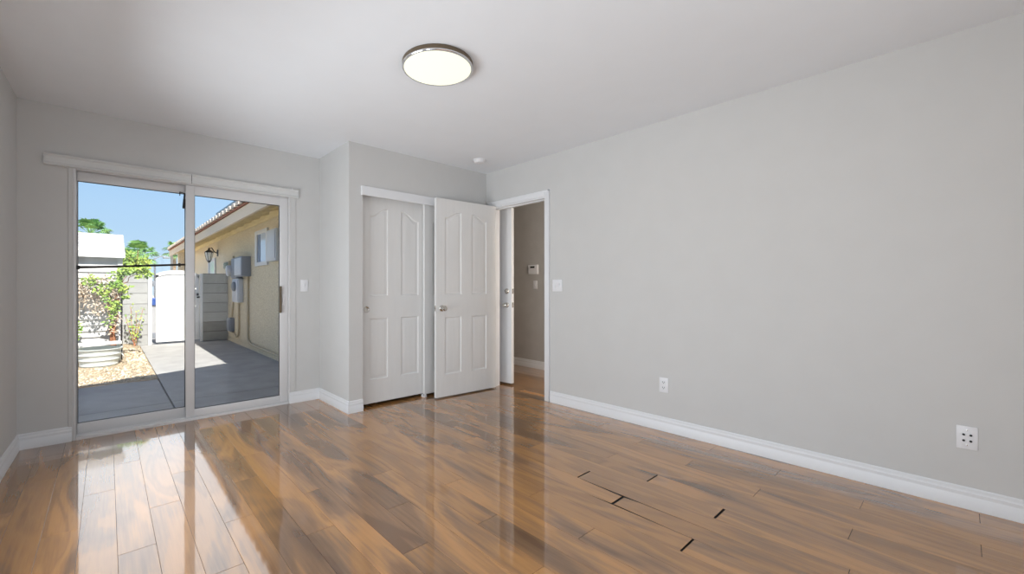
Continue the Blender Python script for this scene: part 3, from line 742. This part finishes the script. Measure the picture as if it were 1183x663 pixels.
# wall lantern on the wing
ln = thing('wall_lantern', 'black glass wall lantern on the stucco wall above the gate pillar', 'lantern', (HX, 12.62, 2.0))
bm = B(); box(bm, (HX - .02, 12.57, 1.95), (HX, 12.67, 2.12), .004); tube(bm, [(HX - .01, 12.62, 2.03), (HX - .08, 12.62, 2.06), (HX - .14, 12.62, 2.16), (HX - .19, 12.62, 2.14)], .014, 6); obj('bracket', bm, black_m, ln)
bm = B(); lathe(bm, [(0, .30), (.02, .28), (.025, .24), (.10, .19), (.11, .17), (.0, .17)], (HX - .20, 12.62, 1.87), (0, 0, 1), 6); lathe(bm, [(0, -.10), (.03, -.08), (.05, -.04), (.0, -.03)], (HX - .20, 12.62, 1.87), (0, 0, 1), 6)
for k in range(6):
    a_ = 2 * PI * k / 6; tube(bm, [(HX - .20 + .05 * math.cos(a_), 12.62 + .05 * math.sin(a_), 1.83), (HX - .20 + .095 * math.cos(a_), 12.62 + .095 * math.sin(a_), 2.04)], .006, 4)
obj('cage', bm, black_m, ln)
bm = B(); lathe(bm, [(0, -.03), (.052, -.03), (.098, .165), (0, .165)], (HX - .20, 12.62, 1.87), (0, 0, 1), 6); obj('lantern_glass', bm, mat('frosted_glass', (.93, .92, .86), .3), ln)

# roof overhang of this house, shading the patio
bm = B(); prism(bm, [(-6, YN, 2.60), (4.9, YN, 2.60), (4.9, YOUT, 2.60), (1.62, 5.70, 2.60), (-.35, 4.92, 2.60), (-2.2, 4.62, 2.60), (-6, 4.5, 2.60)], (0, 0, .14))
tag(obj('roof_overhang', bm, fascia_m), 'roof overhang above the patio door, out of view', 'roof', kind='structure')

# ------------------------------------------------------------------ garden walls, gate
GY = 11.41
tag(obj('garden_wall', bx(((-3.5, GY, -.2), (.66, GY + .16, 1.445)), bev=.006), block_m), 'pale grey block wall left of the white gate', 'garden wall', kind=None)
tag(obj('gate_pillar', bx(((1.665, GY, -.2), (HX, GY + .18, 1.465)), bev=.006), block_tan_m), 'shaded grey block pillar between the gate and the house', 'garden wall')
gt = thing('garden_gate', 'white vinyl garden gate with arched top', 'gate', (1.2, GY, G))
for x0, x1, zt in ((.665, .730, 1.47), (1.612, 1.664, 1.455)):
    obj('post', bx(((x0, GY + .01, G), (x1, GY + .075, zt)), bev=.004), gate_m, gt)
bm = B(); n = 9; gx0, gx1 = .80, 1.600
def arch_z(x): u = (x - (gx0 + gx1) / 2) / ((gx1 - gx0) / 2); return 1.395 + .135 * math.sqrt(max(0, 1 - u * u * .92)) - .02
for i in range(n):
    a = gx0 + (gx1 - gx0) * i / n; c = gx0 + (gx1 - gx0) * (i + 1) / n - .004
    m_ = 4; xs = [a + (c - a) * q / m_ for q in range(m_ + 1)]
    prism(bm, [(xs[0], GY + .03, -.045)] + [(c, GY + .03, -.045)] + [(x, GY + .03, arch_z(x)) for x in xs[::-1]], (0, .03, 0))
obj('slat_panel', bm, gate_m, gt)
bm = B(); m_ = 20; xs = [gx0 + (gx1 - gx0) * q / m_ for q in range(m_ + 1)]
for q in range(m_):
    prism(bm, [(xs[q], GY + .015, arch_z(xs[q]) - .07), (xs[q + 1], GY + .015, arch_z(xs[q + 1]) - .07), (xs[q + 1], GY + .015, arch_z(xs[q + 1]) + .012), (xs[q], GY + .015, arch_z(xs[q]) + .012)], (0, .06, 0))
box(bm, (gx0, GY + .015, -.05), (gx1, GY + .075, .06)); box(bm, (gx0, GY + .015, .05), (gx0 + .05, GY + .075, arch_z(gx0))); box(bm, (gx1 - .05, GY + .015, .05), (gx1, GY + .075, arch_z(gx1)))
obj('gate_frame', bm, gate_m, gt)
for z in (1.22, .10):
    bm = B(); box(bm, (.73, GY + .005, z - .06), (.80, GY + .015, z + .06), .003); box(bm, (.745, GY, z - .04), (.785, GY + .03, z + .04), .004); obj('hinge', bm, util_m, gt)
bm = B(); box(bm, (1.545, GY - .006, .90), (1.60, GY + .016, .935), .004); lathe(bm, [(0, 0), (.022, 0), (.022, .03), (0, .035)], (1.56, GY + .015, .99), (0, -1, 0), 16); box(bm, (1.53, GY - .03, .955), (1.575, GY - .01, .975), .003); obj('latch', bm, black_m, gt)
bn = thing('recycling_bin', 'grey bin with a blue lid showing through the gap beside the gate', 'bin', (.98, 14.4, -.16))
bm = B(); prism(bm, [(.80, 14.2, -.10), (1.16, 14.2, -.10), (1.22, 14.2, .66), (.74, 14.2, .66)], (0, .5, 0)); obj('body', bm, mat('grey_plastic', (.42, .42, .43), .5), bn)
bm = B(); box(bm, (.72, 14.16, .66), (1.24, 14.74, .86), .02); obj('lid', bm, mat('blue_lid', (.03, .09, .34), .5), bn)
for x in (.80, 1.13):
    bm = B(); lathe(bm, [(0, 0), (.09, 0), (.09, .05), (0, .05)], (x, 14.68, -.07), (1, 0, 0), 18); obj('wheel', bm, black_m, bn)

# ------------------------------------------------------------------ shed, bench, tub
sh = thing('shed', 'white shed with lap siding and pale sloped roof at the left', 'shed', (-1.2, 10, G))
bm = B(); z = -.15; SX1 = .195
while z < 1.70:
    prism(bm, [(-2.6, 9.22, z), (-2.6, 9.198, z), (-2.6, 9.22, z + .096)], (SX1 + 2.6, 0, 0)); z += .096
box(bm, (-2.6, 9.22, -.2), (SX1, 11.2, 1.70)); obj('siding_wall', bm, siding_m, sh)
bm = B(); prism(bm, [(-2.8, 9.13, 1.66), (-2.8, 9.13, 1.70), (-2.8, 10.3, 2.12), (-2.8, 11.35, 1.70), (-2.8, 11.35, 1.66), (-2.8, 10.3, 2.07)], (SX1 + 2.835, 0, 0))
for i in range(7):
    y0 = 9.13 + i * 1.17 / 7; z0 = 1.70 + .42 * i / 7
    prism(bm, [(-2.8, y0 - .004, z0), (-2.8, y0 - .004, z0 + .012), (-2.8, y0 + .175, z0 + .063)], (SX1 + 2.835, 0, 0))
obj('roof', bm, shed_roof_m, sh)
obj('eave_trim', bx(((-2.8, 9.115, 1.625), (SX1 + .035, 9.13, 1.705))), white_out_m, sh)
obj('corner_board', bx(((SX1 - .06, 9.19, -.15), (SX1 + .004, 9.22, 1.66))), white_out_m, sh)

bc = thing('plant_bench', 'pale board bench standing over the metal tub', 'bench', (-.1, 8.86, -.09))
obj('board', bx(((-.50, 8.74, .238), (.178, 8.93, .276)), bev=.004), bench_m, bc)
for x in (-.46, .120):
    obj('leg', bx(((x, 8.86, -.08), (x + .05, 8.92, .238))), bench_m, bc)
tb = thing('stock_tank', 'ribbed galvanised metal tub under the pale bench', 'tub', (-.115, 8.68, -.08))
bm = B(); prof = []
for i in range(25):
    h = i / 24; prof.append((.212 + .058 * h + .011 * (abs(math.sin(h * 3.5 * PI)) ** 6), h * .275))
lathe(bm, [(0, .0)] + prof + [(.284, .276), (.284, .288), (.270, .288), (.262, .27), (.205, .02), (0, .02)], (-.09, 8.70, -.085), (0, 0, 1), 64)
obj('body', bm, galv_m, tb, smooth=30)
for x in (-.362, .182):
    bm = B(); s_ = 1 if x > 0 else -1
    tube(bm, [(x - s_ * .01, 8.70 - .05, .10), (x + s_ * .015, 8.70 - .05, .06), (x + s_ * .018, 8.70, .02), (x + s_ * .015, 8.70 + .05, .06), (x - s_ * .01, 8.70 + .05, .10)], .007, 6); obj('handle', bm, galv_m, tb)
pk = obj('trellis_stake', bx(((.176, 9.045, -.10), (.194, 9.063, 1.42))), bar_m); tag(pk, 'thin dark stake beside the climbing vine', 'stake')

# ------------------------------------------------------------------ plants
def leaf(bm, p, d, n, ln, wd):
    d = d.normalized(); n = (n - d * n.dot(d)); n = n.normalized() if n.length > 1e-4 else frame_of(d)[0]; s = d.cross(n)
    a = bm.verts.new(p); b_ = bm.verts.new(p + d * ln * .45 + s * wd / 2 - n * wd * .12); c = bm.verts.new(p + d * ln + n * -ln * .12); e_ = bm.verts.new(p + d * ln * .45 - s * wd / 2 - n * wd * .12); m_ = bm.verts.new(p + d * ln * .5)
    bm.faces.new((a, b_, m_)); bm.faces.new((b_, c, m_)); bm.faces.new((c, e_, m_)); bm.faces.new((e_, a, m_))
rp_ = random.Random(11)
def rdir(): return Vector((rp_.gauss(0, 1), rp_.gauss(0, 1), rp_.gauss(0, 1)))
vn = thing('climbing_vine', 'sprawling leafy vine climbing the white shed behind the metal tub', 'vine', (.08, 9.06, -.08))
stems = B(); green = B(); dry = B()
base = Vector((.06, 9.09, -.04))
tips = []
def branch(p0, p1, r0, r1, wob=.04, n=7):
    pts = []
    for i in range(n):
        t_ = i / (n - 1); pts.append(p0.lerp(p1, t_) + Vector((rp_.uniform(-wob, wob), rp_.uniform(-.03, .02), rp_.uniform(-wob, wob) * .5)) * (0 if i in (0, n - 1) else 1))
    tube(stems, pts, [r0 + (r1 - r0) * i / (n - 1) for i in range(n)], 6); return pts
for dx, tx, tz in ((0, .10, 1.05), (.03, .06, 1.1), (-.03, .13, 1.0), (.05, .02, .9), (.02, .15, 1.15)):
    pts = branch(base + Vector((dx, 0, 0)), Vector((tx, 9.08, tz)), .022, .012)
    tips += pts[3:]
for tx, tz in ((-.30, 1.28), (-.22, 1.36), (-.12, 1.30), (-.02, 1.25), (.20, 1.36), (.30, 1.42), (.46, 1.42), (.26, 1.15), (-.30, 1.05), (-.20, .95), (-.10, 1.05), (-.42, 1.2), (-.45, 1.0)):
    pts = branch(Vector((.06 + rp_.uniform(-.05, .05), 9.07, rp_.uniform(.85, 1.1))), Vector((tx, 9.04, tz)), .010, .004)
    tips += pts[2:]
def clump(bm, c, rad, n, l0, l1, flat=.6):
    for _ in range(n):
        v_ = rdir().normalized() * rp_.random() ** .5
        p = Vector(c) + Vector((v_.x * rad[0], v_.y * rad[1], v_.z * rad[2]))
        ln_ = rp_.uniform(l0, l1); leaf(bm, p, rdir() + Vector((0, -.3, -.3)), Vector((0, -1, 1)) + rdir() * .5, ln_, ln_ * flat)
for c, r, n in (((-.20, 9.03, 1.24), (.13, .07, .09), 95), ((-.05, 9.02, 1.12), (.12, .07, .12), 70), ((.10, 9.02, 1.18), (.10, .06, .14), 70), ((.20, 9.02, 1.12), (.10, .06, .07), 70), ((.24, 9.03, 1.42), (.12, .07, .09), 130), ((.42, 9.03, 1.44), (.13, .07, .07), 150), ((.52, 9.03, 1.36), (.07, .06, .06), 60), ((.40, 9.03, 1.33), (.06, .06, .06), 40), ((.12, 9.03, 1.34), (.10, .06, .10), 60), ((.08, 9.02, .82), (.09, .06, .16), 90), ((-.36, 9.02, .45), (.05, .04, .22), 60), ((.06, 9.02, .60), (.08, .04, .12), 25), ((-.02, 9.02, 1.0), (.07, .05, .10), 40), ((.24, 9.02, 1.0), (.06, .05, .05), 25)):
    clump(green, c, r, n, .035, .075)
for c, r, n in (((-.28, 9.03, 1.16), (.14, .06, .14), 170), ((-.30, 9.03, .98), (.13, .06, .14), 130), ((-.10, 9.03, .98), (.13, .06, .16), 140), ((-.05, 9.03, 1.26), (.16, .06, .08), 110), ((.10, 9.03, 1.05), (.10, .06, .16), 110), ((.08, 9.03, .55), (.10, .05, .2), 80), ((-.12, 9.03, .78), (.14, .05, .12), 70)):
    clump(dry, c, r, n, .025, .06, .45)
for _ in range(26):
    p0 = Vector((rp_.uniform(-.40, .12), 9.05, rp_.uniform(.75, 1.2))); p1 = p0 + Vector((rp_.uniform(-.2, .2), rp_.uniform(-.03, .03), rp_.uniform(-.35, .12)))
    tube(dry, [p0, (p0 + p1) / 2 + Vector((0, -.02, .03)), p1], .004, 4)
obj('stems', stems, bark_m, vn, smooth=60); obj('foliage', green, leaf_m, vn, kind='stuff'); obj('dry_foliage', dry, dry_m, vn, kind='stuff', label='dry pale leaves and twigs')
# weed by the block wall
wd = thing('weed', 'thin leafy weed growing against the grey block wall', 'plant', (.42, 10.9, -.06))
st = B(); lf = B()
for tx, tz in ((.28, .55), (.36, .75), (.47, .62), (.56, .70), (.40, .35), (.52, .38)):
    pts = [Vector((.42, 10.95, -.06)).lerp(Vector((tx, 11.2, tz)), i / 6) + Vector((rp_.uniform(-.015, .015), 0, 0)) for i in range(7)]
    tube(st, pts, .005, 5)
    for p in pts[2:]:
        for _ in range(4): leaf(lf, p + rdir() * .025, rdir(), Vector((0, -1, 1)), rp_.uniform(.035, .06), .03)
obj('stems', st, bark_m, wd); obj('foliage', lf, leaf_m, wd, kind='stuff')
# bush overhanging the block wall
bs = thing('bush', 'yellow-green bush spilling over the grey block wall', 'bush', (.4, 11.9, -.16))
st = B(); lf = B()
for i in range(9):
    tx = rp_.uniform(.05, .75); tz = rp_.uniform(1.45, 1.95)
    tube(st, [Vector((.4, 11.95, -.16)), Vector((.4 + (tx - .4) * .5, 11.9, .9)), Vector((tx, 11.75, tz))], [.03, .02, .006], 6)
for c, r, n in (((.22, 11.85, 1.62), (.20, .20, .13), 420), ((.48, 11.85, 1.60), (.18, .20, .12), 360), ((.62, 11.85, 1.70), (.12, .15, .12), 160), ((.36, 11.85, 1.76), (.16, .15, .13), 260)):
    for _ in range(n):
        v_ = rdir().normalized() * rp_.random() ** .45; p = Vector(c) + Vector((v_.x * r[0], v_.y * r[1], v_.z * r[2])); ln_ = rp_.uniform(.06, .13)
        leaf(lf, p, rdir() + Vector((0, -.3, .1)), Vector((0, -1, 1)) + rdir() * .4, ln_, ln_ * .4)
obj('branches', st, bark_m, bs); obj('foliage', lf, bush_m, bs, kind='stuff')

def palm(label, x, y, zc, r, nf, seed, droop=.35):
    rg = random.Random(seed)
    o = thing('palm_tree', label, 'palm tree', (x, y, -.16), group='palm trees beyond the garden')
    bm = B(); tube(bm, [(x + .03, y, -.2), (x - .03, y, zc * .5), (x, y, zc)], [.16, .13, .12], 10); obj('trunk', bm, trunk_m, o, smooth=50)
    bm = B()
    for i in range(nf):
        az = rg.uniform(0, 2 * PI); el = rg.uniform(-.7, 1.3); sl = r * rg.uniform(.45, .62)
        d = Vector((math.cos(az) * math.cos(el), math.sin(az) * math.cos(el), math.sin(el)))
        c0 = Vector((x, y, zc)); c1 = c0 + d * sl
        tube(bm, [c0, c1], [.018, .012], 4)
        s = d.cross(Vector((0, 0, 1))); s = s.normalized() if s.length > .1 else Vector((1, 0, 0)); nn = s.cross(d)
        for q in range(11):
            a_ = -1.25 + 2.5 * q / 10; bd = (d * math.cos(a_) + s * math.sin(a_)).normalized(); L_ = r * .5 * rg.uniform(.85, 1.1)
            p1 = c1 + bd * L_ * .55; p2 = c1 + bd * L_ + Vector((0, 0, -droop * L_)); w_ = bd.cross(nn).normalized() * r * .035
            vs = [bm.verts.new(c1 - w_ * .3), bm.verts.new(c1 + w_ * .3), bm.verts.new(p1 + w_), bm.verts.new(p1 - w_), bm.verts.new(p2)]
            bm.faces.new((vs[0], vs[1], vs[2], vs[3])); bm.faces.new((vs[3], vs[2], vs[4]))
    obj('crown', bm, palm_m, o)
palm('palm tree showing above the left end of the shed roof', -.70, 32, 4.15, 1.1, 34, 1)
palm('full green palm tree left of the street lamp', 1.30, 29, 2.85, 1.0, 38, 2)
palm('palm tree half hidden by the corner of the shed roof', .57, 24, 2.3, .65, 30, 3)
palm('palm tree peeking over the tip of the tiled eave', 3.05, 31, 3.35, .72, 26, 4)
sl = thing('street_lamp', 'thin street lamp pole beyond the white gate', 'street lamp', (2.05, 30, -.16))
bm = B(); tube(bm, [(2.05, 30, -.2), (2.05, 30, 2.85)], .045, 8); obj('pole', bm, util_m, sl)
bm = B(); tube(bm, [(2.05, 30, 2.80), (2.30, 30, 2.95), (2.50, 30, 2.95)], .03, 6); obj('arm', bm, util_m, sl)
bm = B(); box(bm, (2.42, 29.9, 2.84), (2.72, 30.1, 2.95), .02); obj('lamp_head', bm, util_m, sl)
